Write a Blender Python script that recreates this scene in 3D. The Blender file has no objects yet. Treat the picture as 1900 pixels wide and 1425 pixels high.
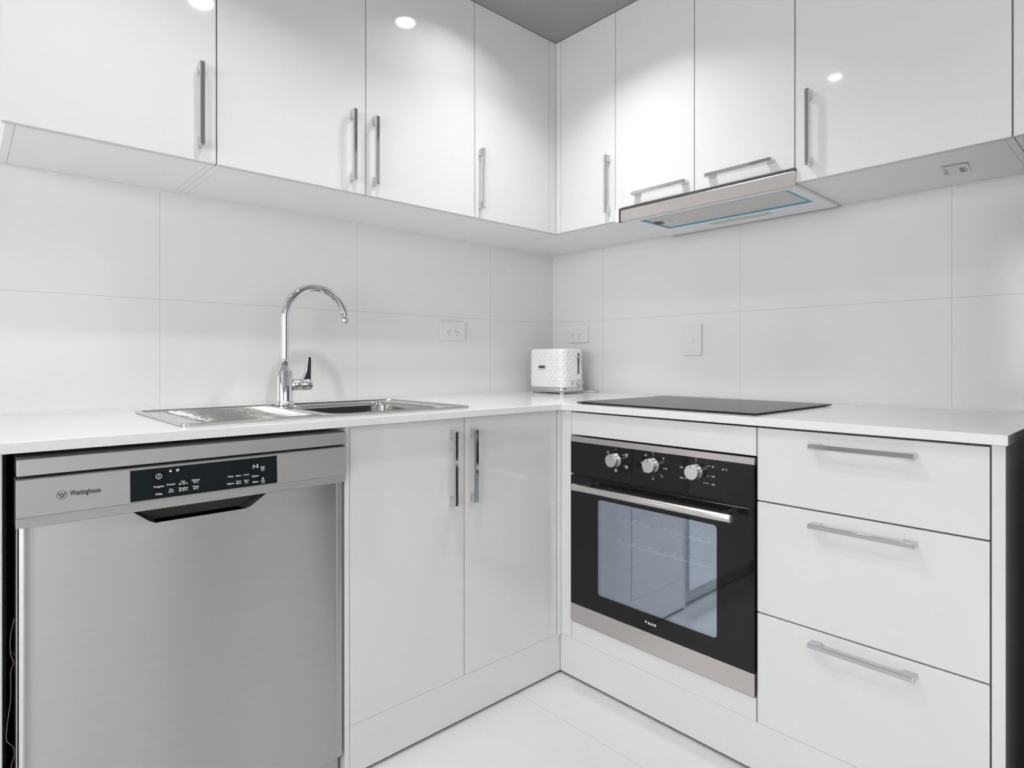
import bpy, bmesh, math
from mathutils import Vector
D = bpy.data
SC = bpy.context.scene
COL = SC.collection
PI = math.pi

# ------------------------------------------------------------------ materials
def new_mat(name):
    m = D.materials.new(name); m.use_nodes = True
    nt = m.node_tree
    return m, nt, nt.nodes['Principled BSDF']

def mat(name, col, rough=.4, metal=0., ior=1.5, coat=0., aniso=0., spec=None):
    m, nt, b = new_mat(name)
    c = (col, col, col) if isinstance(col, (int, float)) else col
    b.inputs['Base Color'].default_value = (*c, 1)
    b.inputs['Roughness'].default_value = rough
    b.inputs['Metallic'].default_value = metal
    b.inputs['IOR'].default_value = ior
    b.inputs['Coat Weight'].default_value = coat
    b.inputs['Coat Roughness'].default_value = .03
    if aniso: b.inputs['Anisotropic'].default_value = aniso
    if spec is not None: b.inputs['Specular IOR Level'].default_value = spec
    return m

def N(nt, t, **kw):
    n = nt.nodes.new(t)
    for k, v in kw.items():
        if k in ('operation', 'noise_dimensions', 'blend_type', 'data_type', 'axis'): setattr(n, k, v)
        else: n.inputs[k].default_value = v
    return n

def math_node(nt, op, a, b=None):
    n = nt.nodes.new('ShaderNodeMath'); n.operation = op
    for i, v in enumerate((a, b)):
        if v is None: continue
        if isinstance(v, (int, float)): n.inputs[i].default_value = v
        else: nt.links.new(v, n.inputs[i])
    return n.outputs[0]

def line_mask(nt, coord, origin, pitch, width):
    """1 inside a thin line that repeats every pitch metres"""
    f = math_node(nt, 'FRACT', math_node(nt, 'DIVIDE', math_node(nt, 'SUBTRACT', coord, origin - pitch * 50 - width / 2), pitch))
    return math_node(nt, 'LESS_THAN', f, width / pitch)

def tile_mat(name, col, grout, rough, au, u0, pu, av, v0, pv, width, bump=0., mottled=0.):
    m, nt, b = new_mat(name)
    tc = N(nt, 'ShaderNodeTexCoord'); sep = N(nt, 'ShaderNodeSeparateXYZ')
    nt.links.new(tc.outputs['Object'], sep.inputs[0])
    mu = line_mask(nt, sep.outputs[au], u0, pu, width)
    mv = line_mask(nt, sep.outputs[av], v0, pv, width)
    mx = math_node(nt, 'MAXIMUM', mu, mv)
    mix = N(nt, 'ShaderNodeMix', data_type='RGBA')
    nt.links.new(mx, mix.inputs[0])
    mix.inputs[6].default_value = (*col, 1); mix.inputs[7].default_value = (*grout, 1)
    if mottled:
        no = N(nt, 'ShaderNodeTexNoise', Scale=9., Detail=8., Roughness=.7)
        nt.links.new(tc.outputs['Object'], no.inputs['Vector'])
        cr = N(nt, 'ShaderNodeMix', data_type='RGBA')
        nt.links.new(no.outputs['Fac'], cr.inputs[0])
        cr.inputs[6].default_value = (*[c * (1 - mottled) for c in col], 1)
        cr.inputs[7].default_value = (*[min(1, c * (1 + mottled)) for c in col], 1)
        nt.links.new(cr.outputs[2], mix.inputs[6])
    nt.links.new(mix.outputs[2], b.inputs['Base Color'])
    b.inputs['Roughness'].default_value = rough
    return m

def brushed(name, col, rough, axis_scale, aniso=0., vec=None, bump=.02, warm=0.):
    m, nt, b = new_mat(name)
    tc = N(nt, 'ShaderNodeTexCoord'); mp = N(nt, 'ShaderNodeMapping')
    mp.inputs['Scale'].default_value = axis_scale
    no = N(nt, 'ShaderNodeTexNoise', Scale=1., Detail=3.)
    nt.links.new(tc.outputs['Object'], mp.inputs[0]); nt.links.new(mp.outputs[0], no.inputs['Vector'])
    mix = N(nt, 'ShaderNodeMix', data_type='RGBA')
    nt.links.new(no.outputs['Fac'], mix.inputs[0])
    mix.inputs[6].default_value = (*[c * .93 for c in col], 1); mix.inputs[7].default_value = (*[min(1, c * 1.07) for c in col], 1)
    nt.links.new(mix.outputs[2], b.inputs['Base Color'])
    b.inputs['Metallic'].default_value = 1; b.inputs['Roughness'].default_value = rough
    if aniso:
        b.inputs['Anisotropic'].default_value = aniso; b.inputs['Anisotropic Rotation'].default_value = .25
        tg = N(nt, 'ShaderNodeTangent'); tg.direction_type = 'RADIAL'; tg.axis = vec
        nt.links.new(tg.outputs[0], b.inputs['Tangent'])
    if bump:
        bp = N(nt, 'ShaderNodeBump', Strength=bump, Distance=.001)
        nt.links.new(no.outputs['Fac'], bp.inputs['Height']); nt.links.new(bp.outputs[0], b.inputs['Normal'])
    return m

WHITE = mat('white_gloss_lacquer', (.69, .69, .69), .06)
CARC = mat('white_melamine', (.92, .92, .915), .3)
STONE = mat('white_stone', (.74, .74, .75), .16)
CHROME = mat('chrome', (.64, .65, .67), .07, 1)
CHROME2 = mat('polished_chrome', (.72, .73, .75), .04, 1)
PLASTIC = mat('white_plastic', (.82, .82, .82), .25)
TOASTW = mat('white_toaster_plastic', (.84, .84, .85), .22)
BLACKGLASS = mat('black_glass', (.008, .008, .009), .03, 0, 1.38)
HOBGLASS = mat('hob_ceramic', (.03, .03, .033), .2, 0, 1.12)
BLACK = mat('black_plastic', (.008, .008, .009), .5)
DARK = mat('dark_grey_plastic', (.05, .05, .05), .5)
GREYSEAL = mat('grey_seal', (.12, .12, .12), .5)
FASCIA = mat('slate_black_fascia', (.006, .010, .012), .3, 0, 1.25)
FASCIAB = mat('slate_black_button', (.005, .007, .009), .35, 0, 1.25)
INK = mat('white_ink', (.85, .85, .85), .6)
BLACKINK = mat('black_ink', (.01, .01, .01), .6)
GREYINK = mat('grey_ink', (.35, .35, .35), .6)
ENAMEL = mat('oven_enamel', (.035, .037, .042), .3)
WIRE = mat('oven_wire', (.97, .97, .98), .3, .2)
FILM = mat('blue_protective_film', (.03, .33, .52), .25)
LENS = mat('frosted_lens', (.6, .6, .58), .4)
PAPER = mat('paper_label', (.93, .93, .92), .6)
CREAM = mat('cream_cord', (.66, .62, .54), .45)
HOODW = mat('white_hood_enamel', (.90, .90, .93), .3)
FEET = mat('toaster_foot', (.72, .71, .68), .4)
THREAD = mat('grey_wire', (.35, .33, .30), .5)
CEIL = mat('grey_ceiling_paint', (.33, .33, .33), .6)
ROOMW = mat('room_paint', (.75, .75, .75), .6)
FRIDGE = mat('charcoal_steel', (.045, .045, .048), .35)
STEELV = brushed('brushed_steel_dishwasher', (.50, .50, .505), .28, (6, 6, 900), 1.0, 'Z', .03)
STEELP = mat('silver_paint', (.46, .46, .455), .42, .75)
STEELO = brushed('brushed_steel_trim', (.62, .585, .575), .30, (4, 8, 900), 0, None, .03)
STEELB = brushed('brushed_steel_bar', (.72, .70, .68), .26, (3, 900, 3), 0, None, .02)
STEELK = mat('turned_steel', (.74, .73, .72), .25, 1, aniso=.5)
SINKM = brushed('sink_steel', (.60, .595, .585), .12, (3, 500, 500), 0, None, 0)
BOWLM = brushed('bowl_steel', (.56, .53, .51), .10, (500, 500, 3), 0, None, .02)

WALLM_L = tile_mat('splashback_tile_left', (.82, .82, .815), (.62, .62, .61), .13, 0, -1.699, .6475, 2, 1.2255, .325, .0018)
WALLM_R = tile_mat('splashback_tile_right', (.82, .82, .815), (.62, .62, .61), .13, 1, -.957, .6485, 2, 1.2255, .325, .0018)
FLOORM = tile_mat('floor_tile', (.62, .62, .615), (.46, .46, .45), .22, 0, -.848, .6475, 1, -.655, .6475, .0022, mottled=.05)

def window_glass():
    m, nt, b = new_mat('oven_window_glass')
    out = nt.nodes['Material Output']
    nt.nodes.remove(b)
    gl = N(nt, 'ShaderNodeBsdfGlossy', Roughness=.02); gl.inputs['Color'].default_value = (.60, .68, .78, 1)
    tr = N(nt, 'ShaderNodeBsdfTransparent'); tr.inputs['Color'].default_value = (.92, .96, 1, 1)
    mx = N(nt, 'ShaderNodeMixShader'); mx.inputs[0].default_value = .5
    nt.links.new(tr.outputs[0], mx.inputs[1]); nt.links.new(gl.outputs[0], mx.inputs[2])
    nt.links.new(mx.outputs[0], out.inputs['Surface'])
    return m
OVENGLASS = window_glass()

def filter_mat():
    m, nt, b = new_mat('perforated_filter')
    tc = N(nt, 'ShaderNodeTexCoord'); sep = N(nt, 'ShaderNodeSeparateXYZ')
    nt.links.new(tc.outputs['Object'], sep.inputs[0])
    k = 2 * PI / .0088
    sx = math_node(nt, 'SINE', math_node(nt, 'MULTIPLY', sep.outputs[0], k))
    sy = math_node(nt, 'SINE', math_node(nt, 'MULTIPLY', sep.outputs[1], k))
    h = math_node(nt, 'GREATER_THAN', math_node(nt, 'MULTIPLY', sx, sy), .05)
    mix = N(nt, 'ShaderNodeMix', data_type='RGBA')
    nt.links.new(h, mix.inputs[0])
    mix.inputs[6].default_value = (.92, .90, .88, 1); mix.inputs[7].default_value = (.30, .29, .28, 1)
    nt.links.new(mix.outputs[2], b.inputs['Base Color'])
    b.inputs['Metallic'].default_value = .3; b.inputs['Roughness'].default_value = .4
    return m
FILTER = filter_mat()

# ------------------------------------------------------------------ mesh helpers
def PL(yf):   # a = x, b = z, h = out of a face that looks towards -y
    return lambda a, b, h: (a, yf - h, b)
def PR(xf):   # a = -y, b = z, h = out of a face that looks towards -x
    return lambda a, b, h: (xf - h, -a, b)
def PU(z):    # a = x, b = y, h = up
    return lambda a, b, h: (a, b, z + h)
def PDN(z):   # a = x, b = y, h = down
    return lambda a, b, h: (a, b, z - h)

def rrect(a0, a1, b0, b1, r, n=6):
    pts = []
    for cx, cy, s in ((a1 - r, b1 - r, 0), (a0 + r, b1 - r, 1), (a0 + r, b0 + r, 2), (a1 - r, b0 + r, 3)):
        for i in range(n + 1):
            t = (s + i / n) * PI / 2
            pts.append((cx + r * math.cos(t), cy + r * math.sin(t)))
    return pts

def rect(a0, a1, b0, b1): return [(a1, b1), (a0, b1), (a0, b0), (a1, b0)]

class MB:
    def __init__(s): s.bm = bmesh.new()
    def box(s, x0, x1, y0, y1, z0, z1, bev=0., seg=2):
        x0, x1 = sorted((x0, x1)); y0, y1 = sorted((y0, y1)); z0, z1 = sorted((z0, z1))
        bm = s.bm
        v = [bm.verts.new((x, y, z)) for x in (x0, x1) for y in (y0, y1) for z in (z0, z1)]
        fs = [bm.faces.new([v[i] for i in q]) for q in ((0, 1, 3, 2), (4, 6, 7, 5), (0, 4, 5, 1), (2, 3, 7, 6), (0, 2, 6, 4), (1, 5, 7, 3))]
        if bev:
            es = list({e for f in fs for e in f.edges})
            bmesh.ops.bevel(bm, geom=es, offset=bev, segments=seg, affect='EDGES', profile=.5)
        return s
    def prism(s, outer, fn, h0, h1, holes=(), bev=0., smooth_sides=False):
        bm = s.bm
        loops = [outer] + list(holes)
        edges = []; vs = []
        for lp in loops:
            vv = [bm.verts.new((a, b, h0)) for a, b in lp]; vs += vv
            edges += [bm.edges.new((vv[i], vv[(i + 1) % len(vv)])) for i in range(len(vv))]
        if holes:
            r = bmesh.ops.triangle_fill(bm, use_beauty=True, use_dissolve=False, edges=edges)
            fs = [g for g in r['geom'] if isinstance(g, bmesh.types.BMFace)]
        else:
            fs = [bm.faces.new(vs)]
        ex = bmesh.ops.extrude_face_region(bm, geom=fs, use_keep_orig=True)
        nv = [g for g in ex['geom'] if isinstance(g, bmesh.types.BMVert)]
        for v in nv: v.co.z = h1
        allv = set(vs) | set(nv)
        if smooth_sides:
            for f in {f for v in allv for f in v.link_faces}:
                if len({round(v.co.z, 6) for v in f.verts}) > 1: f.smooth = True
        if bev:
            es = [e for e in {e for v in allv for e in v.link_edges} if abs(e.verts[0].co.z - e.verts[1].co.z) < 1e-7 and len(e.link_faces) == 2 and
                  abs(e.link_faces[0].normal.dot(e.link_faces[1].normal)) < .9 or (abs(e.verts[0].co.z - e.verts[1].co.z) > 1e-7 and e.is_valid and e.calc_face_angle(0) > .8)]
            for f in {f for v in allv for f in v.link_faces}: f.normal_update()
            es = [e for e in {e for v in allv for e in v.link_edges} if e.calc_face_angle(0) > .5]
            r = bmesh.ops.bevel(bm, geom=es, offset=bev, segments=2, affect='EDGES', profile=.5)
            allv = {v for v in allv if v.is_valid} | set(r['verts'])
        for v in allv: v.co = Vector(fn(*v.co))
        return s
    def cyl(s, p0, p1, r0, r1=None, seg=32, bev=0.):
        p0, p1 = Vector(p0), Vector(p1); r1 = r0 if r1 is None else r1
        L = (p1 - p0).length
        prof = [(0, 0), (r0, 0), (r1, L), (0, L)]
        if bev: prof = [(0, 0), (r0 - bev, 0), (r0 - bev * .3, bev * .3), (r0, bev), (r1, L - bev), (r1 - bev * .3, L - bev * .3), (r1 - bev, L), (0, L)]
        return s.lathe(prof, p0, p1 - p0, seg)
    def lathe(s, prof, base, axis, seg=32):
        bm = s.bm; base = Vector(base); ax = Vector(axis).normalized()
        u = ax.orthogonal().normalized(); w = ax.cross(u)
        rings = []
        for r, h in prof:
            if r < 1e-7: rings.append([bm.verts.new(base + ax * h)])
            else: rings.append([bm.verts.new(base + ax * h + (u * math.cos(t) + w * math.sin(t)) * r) for t in (2 * PI * i / seg for i in range(seg))])
        for k in range(len(rings) - 1):
            A, B = rings[k], rings[k + 1]
            flat = abs(prof[k][1] - prof[k + 1][1]) < 1e-7
            for i in range(seg):
                j = (i + 1) % seg
                if len(A) == 1 and len(B) == 1: continue
                if len(A) == 1: f = bm.faces.new((A[0], B[i], B[j]))
                elif len(B) == 1: f = bm.faces.new((A[i], B[0], A[j]))
                else: f = bm.faces.new((A[i], B[i], B[j], A[j]))
                f.smooth = not flat
        return s
    def tube(s, pts, r, seg=16, caps=True, rs=None):
        bm = s.bm; P = [Vector(p) for p in pts]; n = len(P)
        t0 = (P[1] - P[0]).normalized(); u = t0.orthogonal().normalized()
        rings = []
        for i, p in enumerate(P):
            t = (P[min(i + 1, n - 1)] - P[max(i - 1, 0)]).normalized()
            u = (u - t * u.dot(t)).normalized(); w = t.cross(u)
            rr = rs[i] if rs else r
            rings.append([bm.verts.new(p + (u * math.cos(a) + w * math.sin(a)) * rr) for a in (2 * PI * k / seg for k in range(seg))])
        for A, B in zip(rings, rings[1:]):
            for i in range(seg):
                f = bm.faces.new((A[i], A[(i + 1) % seg], B[(i + 1) % seg], B[i])); f.smooth = True
        if caps: bm.faces.new(rings[0][::-1]); bm.faces.new(rings[-1])
        return s
    def loft(s, loops, cap0=False, cap1=True, smooth=True):
        bm = s.bm; rings = [[bm.verts.new(p) for p in lp] for lp in loops]
        for A, B in zip(rings, rings[1:]):
            n = len(A)
            for i in range(n):
                f = bm.faces.new((A[i], A[(i + 1) % n], B[(i + 1) % n], B[i])); f.smooth = smooth
        if cap0: bm.faces.new(rings[0][::-1])
        if cap1: bm.faces.new(rings[-1])
        return s
    def text(s, body, size, a, b, fn, h=.0004, align='CENTER', bold=0., sx=1.):
        cu = D.curves.new('lettering', 'FONT'); cu.body = body; cu.size = size
        cu.align_x = align; cu.align_y = 'CENTER'; cu.resolution_u = 2; cu.offset = bold
        cu.fill_mode = 'FRONT'
        ob = D.objects.new('lettering', cu); COL.objects.link(ob)
        bpy.context.view_layer.update()
        ev = ob.evaluated_get(bpy.context.evaluated_depsgraph_get())
        me = ev.to_mesh()
        vs = [s.bm.verts.new(fn(a + v.co.x * sx, b + v.co.y, h)) for v in me.vertices]
        for p in me.polygons:
            try: s.bm.faces.new([vs[i] for i in p.vertices])
            except ValueError: pass
        ev.to_mesh_clear()
        D.objects.remove(ob); D.curves.remove(cu)
        return s
    def mesh(s, name, m, off=Vector((0, 0, 0)), recalc=True):
        if recalc: bmesh.ops.recalc_face_normals(s.bm, faces=s.bm.faces[:])
        for v in s.bm.verts: v.co = v.co - off
        me = D.meshes.new(name); s.bm.to_mesh(me); s.bm.free()
        me.materials.append(m)
        return me
    def build(s, name, m, parent=None, label=None, kind=None, loc=None, recalc=True):
        """link as one mesh object; vertices are given in world metres"""
        base = Vector((0, 0, 0))
        p = parent
        while p is not None: base += p.location; p = p.parent
        off = base + (Vector(loc) if loc else Vector((0, 0, 0)))
        me = s.mesh(name, m, off, recalc)
        o = D.objects.new(name, me); COL.objects.link(o)
        if loc: o.location = loc
        if parent: o.parent = parent
        if label: o['label'] = label
        if kind: o['kind'] = kind
        return o

def split_build(mb, name, m, parent, label, gap=.0045):
    """each printed mark of a panel becomes a part of its own"""
    bm = mb.bm; seen = set(); isl = []
    for v in bm.verts:
        if v in seen: continue
        st, g = [v], []
        seen.add(v)
        while st:
            w = st.pop(); g.append(w)
            for e in w.link_edges:
                o = e.other_vert(w)
                if o not in seen: seen.add(o); st.append(o)
        isl.append(g)
    def near(a, b):
        return all(min(v.co[i] for v in a) - gap < max(v.co[i] for v in b) and min(v.co[i] for v in b) - gap < max(v.co[i] for v in a) for i in range(3))
    ch = True
    while ch:
        ch = False
        for i in range(len(isl)):
            for j in range(i + 1, len(isl)):
                if near(isl[i], isl[j]): isl[i] += isl.pop(j); ch = True; break
            if ch: break
    for g in isl:
        n = MB(); mp = {v: n.bm.verts.new(v.co) for v in g}
        for f in {f for v in g for f in v.link_faces}: n.bm.faces.new([mp[v] for v in f.verts])
        n.build(name, m, parent, label=label)
    bm.free()

def thing(name, label, cat, loc, group=None):
    o = D.objects.new(name, None); COL.objects.link(o); o.location = loc
    o.empty_display_size = .05
    o['label'] = label; o['category'] = cat
    if group: o['group'] = group
    return o
def tag(o, label, cat, group=None):
    o['label'] = label; o['category'] = cat
    if group: o['group'] = group
    return o

# ------------------------------------------------------------------ measures
ZT, TT = .900, .020            # worktop top and thickness
YB, XB = -.661, -.658          # base door faces (left run faces -y, right run faces -x)
YU, XU = -.3725, -.3755        # wall cabinet door faces
ZS, ZC = 1.551, 2.3155         # underside of wall cabinets, ceiling
ZK = .132
DT = .018                      # door thickness

# ------------------------------------------------------------------ room shell
def struct(mb, name, m):
    return mb.build(name, m, kind='structure')
RX, RY = -4.8, -4.8
struct(MB().box(RX - .1, .1, RY - .1, .1, -.10, 0), 'floor', FLOORM)
CEILING = struct(MB().box(RX - .1, .1, RY - .1, .1, ZC, ZC + .1), 'ceiling', CEIL)
struct(MB().box(RX - .1, .1, 0, .1, 0, ZC), 'wall_left', WALLM_L)
struct(MB().box(0, .1, RY - .1, 0, 0, ZC), 'wall_right', WALLM_R)
struct(MB().prism(rect(-RY * -1, 0, 0, ZC), lambda a, b, h: (RX - h, a, b), 0, .1, holes=[rect(-3.6, -1.0, .75, 2.1)]), 'wall_back', ROOMW)
struct(MB().prism(rect(RX, 0, 0, ZC), lambda a, b, h: (a, RY - h, b), 0, .1, holes=[rect(-3.6, -1.0, .75, 2.1)]), 'wall_front', ROOMW)
wf = lambda a, b, h: (RX - h, a, b)
struct(MB().prism(rect(-3.6, -1.0, .75, 2.1), wf, .02, .07, holes=[rect(-3.55, -2.33, .80, 2.05), rect(-2.27, -1.05, .80, 2.05)]), 'fill_window_1', PLASTIC)  # unseen window added behind the camera for fill light
wf2 = lambda a, b, h: (a, RY - h, b)
struct(MB().prism(rect(-3.6, -1.0, .75, 2.1), wf2, .02, .07, holes=[rect(-3.55, -2.33, .80, 2.05), rect(-2.27, -1.05, .80, 2.05)]), 'fill_window_2', PLASTIC)  # second unseen window, also added for fill
# silicone bead between worktop and tiles
struct(MB().prism([(0, 0), (-.004, 0), (0, -.004)], lambda a, b, h: (a - .0003, b - .0003, h), ZT + .0005, ZS - .0005), 'trim_2', PLASTIC)
struct(MB().prism([(0, 0), (-.006, 0), (0, -.006)], lambda a, b, h: (h, a - .0003, ZS - .0003 + b), -2.066, -.006).prism([(0, 0), (-.006, 0), (0, -.006)], lambda a, b, h: (a - .0003, h, ZS - .0003 + b), -.671, -.006).prism([(0, 0), (-.006, 0), (0, -.006)], lambda a, b, h: (a - .0003, h, ZS - .0003 + b), -2.41, -1.32), 'trim_3', PLASTIC)
struct(MB().box(-2.11, -.005, -.005, -.0004, ZT, ZT + .006).box(-.005, -.0004, -1.831, -.005, ZT, ZT + .006), 'trim_1', PLASTIC)

# ------------------------------------------------------------------ handles
HL = .213
def handle_mesh():
    mb = MB()
    L, f = HL, .026
    pr = [(-L/2, 0), (-L/2, .026), (-L/2 + .002, .0285), (L/2 - .002, .0285), (L/2, .026), (L/2, 0), (L/2 - f, 0), (L/2 - f + .003, .020), (-L/2 + f - .003, .020), (-L/2 + f, 0)]
    mb.prism(pr, lambda a, b, h: (a, -b, h), -.0055, .0055, bev=.0012)
    return mb.mesh('handle', CHROME)
HMESH = handle_mesh()
def handle(parent_part, pos, run, vertical):
    """bow handle: local x along the bar, local -y out of the door"""
    o = D.objects.new('handle', HMESH); COL.objects.link(o)
    base = Vector((0, 0, 0)); p = parent_part
    while p is not None: base += p.location; p = p.parent
    o.parent = parent_part; o.location = Vector(pos) - base
    from mathutils import Matrix
    R = Matrix.Rotation(-PI/2, 4, 'Z') if run == 'R' else Matrix.Identity(4)
    if vertical: R = R @ Matrix.Rotation(PI/2, 4, 'Y')
    o.rotation_euler = R.to_euler()
    o['label'] = 'chrome bow handle'
    return o

def doorL(parent, name, x0, x1, z0, z1, yf, **kw):
    return MB().box(x0, x1, yf, yf + DT, z0, z1, .0013).build(name, WHITE, parent, **kw)
def doorR(parent, name, y0, y1, z0, z1, xf, **kw):
    return MB().box(xf, xf + DT, y0, y1, z0, z1, .0013).build(name, WHITE, parent, **kw)

# ------------------------------------------------------------------ wall cabinets
GW = 'white wall cabinets under the ceiling'
def carcass_box(mb, x0, x1, y0, y1, z0, z1, t=.016, open_='y'):
    """box of panels, open towards -y ('y') or -x ('x'), hairline joints at the sides"""
    g = .0007
    if open_ == 'y':
        mb.box(x0, x0 + t, y0, y1, z0, z1).box(x1 - t, x1, y0, y1, z0, z1)
        mb.box(x0 + t + g, x1 - t - g, y0, y1, z0, z0 + t).box(x0 + t, x1 - t, y0, y1, z1 - t, z1).box(x0 + t, x1 - t, y1 - .006, y1, z0 + t, z1 - t)
    else:
        mb.box(x0, x1, y0, y0 + t, z0, z1).box(x0, x1, y1 - t, y1, z0, z1)
        mb.box(x0, x1, y0 + t + g, y1 - t - g, z0, z0 + t).box(x0, x1, y0 + t, y1 - t, z1 - t, z1).box(x1 - .006, x1, y0 + t, y1 - t, z0 + t, z1 - t)
    return mb
yc, xc = YU + DT + .002, XU + DT + .002    # carcass fronts
ZU1 = ZC - .0005
def wallcabL(x0, x1, label):
    c = thing('wall_cabinet', label, 'cabinet', ((x0 + x1) / 2, -.18, ZS), GW)
    carcass_box(MB(), x0, x1, yc, -.001, ZS, ZU1).build('carcass', CARC, c)
    return c
def wallcabR(y0, y1, z0, label):
    c = thing('wall_cabinet', label, 'cabinet', (-.18, (y0 + y1) / 2, z0), GW)
    carcass_box(MB(), xc, -.001, y0, y1, z0, ZU1, open_='x').build('carcass', CARC, c)
    return c
dz0, dz1 = ZS - .0005, ZC - .002
HZU = 1.6895
c = wallcabL(-2.067, -1.6485, 'single-door white wall cabinet at the left edge above the dishwasher')
d = doorL(c, 'door', -2.0735, -1.6500, dz0, dz1, YU); handle(d, (-1.689, YU, HZU), 'L', True)
c = wallcabL(-1.6475, -.7915, 'two-door white wall cabinet above the sink and faucet')
d = doorL(c, 'door', -1.6465, -1.2215, dz0, dz1, YU); handle(d, (-1.268, YU, HZU), 'L', True)
d = doorL(c, 'door', -1.2185, -.7925, dz0, dz1, YU); handle(d, (-1.193, YU, HZU), 'L', True)
c = wallcabL(-.7905, -.3585, 'narrow one-door white wall cabinet left of the inner corner, above left power outlet')
d = doorL(c, 'door', -.7895, -.4145, dz0, dz1, YU); handle(d, (-.770, YU, HZU), 'L', True)
MB().box(-.4125, -.3757, YU, YU + DT, dz0, dz1, .0008).build('filler_strip', WHITE, c)
c = wallcabR(-.6695, -.001, ZS, 'narrow one-door white wall cabinet right of the inner corner, above the toaster')
d = doorR(c, 'door', -.6690, -.4005, dz0, dz1, XU); handle(d, (XU, -.643, HZU), 'R', True)
MB().box(XU, XU + DT, -.3990, -.3727, dz0, dz1, .0008).build('filler_strip', WHITE, c)
ZH = 1.5925
c = wallcabR(-1.3115, -.6705, ZH, 'two-door white wall cabinet with horizontal handles over the range hood')
d = doorR(c, 'door', -.9900, -.6715, ZH, dz1, XU); handle(d, (XU, -.8645, 1.628), 'R', False)
d = doorR(c, 'door', -1.3105, -.9930, ZH, dz1, XU); handle(d, (XU, -1.148, 1.628), 'R', False)
c = wallcabR(-1.7955, -1.3125, ZS, 'wide one-door white wall cabinet with a barcode sticker underneath')
d = doorR(c, 'door', -1.7940, -1.3135, dz0, dz1, XU); handle(d, (XU, -1.355, HZU + .004), 'R', True)
c = wallcabR(-2.42, -1.7975, ZS, 'white wall cabinet cut off at the right edge of the picture')
doorR(c, 'door', -2.1070, -1.7975, dz0, dz1, XU); doorR(c, 'door', -2.42, -2.1100, dz0, dz1, XU)

# barcode sticker under the right wall cabinet
def sticker():
    z = ZS
    t = thing('sticker', 'small white barcode sticker with curled edges under right wall cabinet', 'sticker', (-.185, -1.652, z))
    mb = MB(); nx, ny = 8, 10
    import math as m_
    ca, sa = m_.cos(-.10), m_.sin(-.10)
    def P(u, v):   # u 0..1 depth from front (-x) to wall, v 0..1 along -y
        a, b = (u - .5) * .105, (v - .5) * .058
        curl = .0012 * max(0, .22 - u) ** 2 / .05 + .0025 * max(0, v - .88) ** 2 / .0144 * (1 - .7 * u)
        return (-.182 + a * ca - b * sa, -1.652 - (a * sa + b * ca), z - .0006 - curl)
    g = [[mb.bm.verts.new(P(i / nx, j / ny)) for j in range(ny + 1)] for i in range(nx + 1)]
    fs = []
    for i in range(nx):
        for j in range(ny):
            f = mb.bm.faces.new((g[i][j], g[i + 1][j], g[i + 1][j + 1], g[i][j + 1])); f.smooth = True; fs.append(f)
    mb.build('paper', PAPER, t)
    mk, mt = MB(), MB()
    def bar(u0, u1, v0, v1):
        q = []
        for u, v in ((u0, v0), (u1, v0), (u1, v1), (u0, v1)):
            x, y, zz = P(u, v); q.append(cur.bm.verts.new((x, y, zz - .0004)))
        cur.bm.faces.new(q)
    import random; rnd = random.Random(4)
    cur = mk
    u = .42
    while u < .86:
        w = rnd.choice((.012, .012, .02, .03)); bar(u, min(u + w, .87), .62, .80); u += w + rnd.choice((.012, .018))
    for k in range(9): bar(.40 + k * .052, .43 + k * .052, .83, .87)
    cur = mt
    for k in range(7): bar(.18 + k * .09, .18 + k * .09 + .055, .10, .14)
    for k in range(6): bar(.40 + k * .09, .40 + k * .09 + .045, .17, .20)
    bar(.72, .80, .04, .12); bar(.83, .88, .03, .13); bar(.60, .66, .03, .09); bar(.50, .55, .02, .07)
    mk.build('barcode', GREYINK, t, label='grey printed barcode')
    mt.build('printed_text', GREYINK, t, label='grey printed text marks')
sticker()

# ------------------------------------------------------------------ range hood
def hood():
    t = thing('range_hood', 'slide-out steel range hood with blue film round its filter, under wall cabinets', 'range hood', (-.2, -1.005, 1.541))
    zb = 1.5410
    # white underside tray with an opening for the filter
    MB().prism(rect(-.372, -.045, -1.3110, -.6890), PU(zb), 0, .050, holes=[rect(-.352, -.158, -1.282, -.758)]).build('housing', HOODW, t, label='white hood underside')
    MB().box(-.3875, -.3735, -1.3165, -.7030, 1.5415, 1.5815, .001).build('front_panel', STEELO, t, label='brushed steel front strip')
    MB().box(-.3850, -.3735, -1.3165, -.7030, 1.5825, 1.5915).build('dark_channel', DARK, t, label='dark gap strip over the front')
    MB().box(-.3800, -.3600, -.7025, -.6900, 1.5415, 1.5905).build('end_cap', BLACK, t)
    MB().box(-.3770, -.045, -.6885, -.6715, 1.5450, 1.5915, .001).build('spacer', CARC, t, label='light grey side spacer')
    MB().prism(rect(-.352, -.158, -1.282, -.758), PU(zb), .0005, .006, holes=[rect(-.345, -.167, -1.270, -.768)]).build('protective_film', FILM, t, label='bright blue protective film edge')
    f = MB().box(-.345, -.167, -1.270, -.768, zb + .003, zb + .008).build('grease_filter', FILTER, t, label='perforated metal filter')
    MB().box(-.292, -.232, -.826, -.786, zb + .0015, zb + .003, .0008).build('latch', STEELO, f, label='filter latch plate')
    MB().box(-.280, -.250, -.800, -.772, zb + .0005, zb + .0028).build('latch_recess', BLACK, f)
    MB().prism(rrect(-.134, -.104, -1.128, -.905, .005), PDN(zb), -.001, .0012).build('light_lens', LENS, t, label='narrow frosted light lens')
hood()

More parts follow.
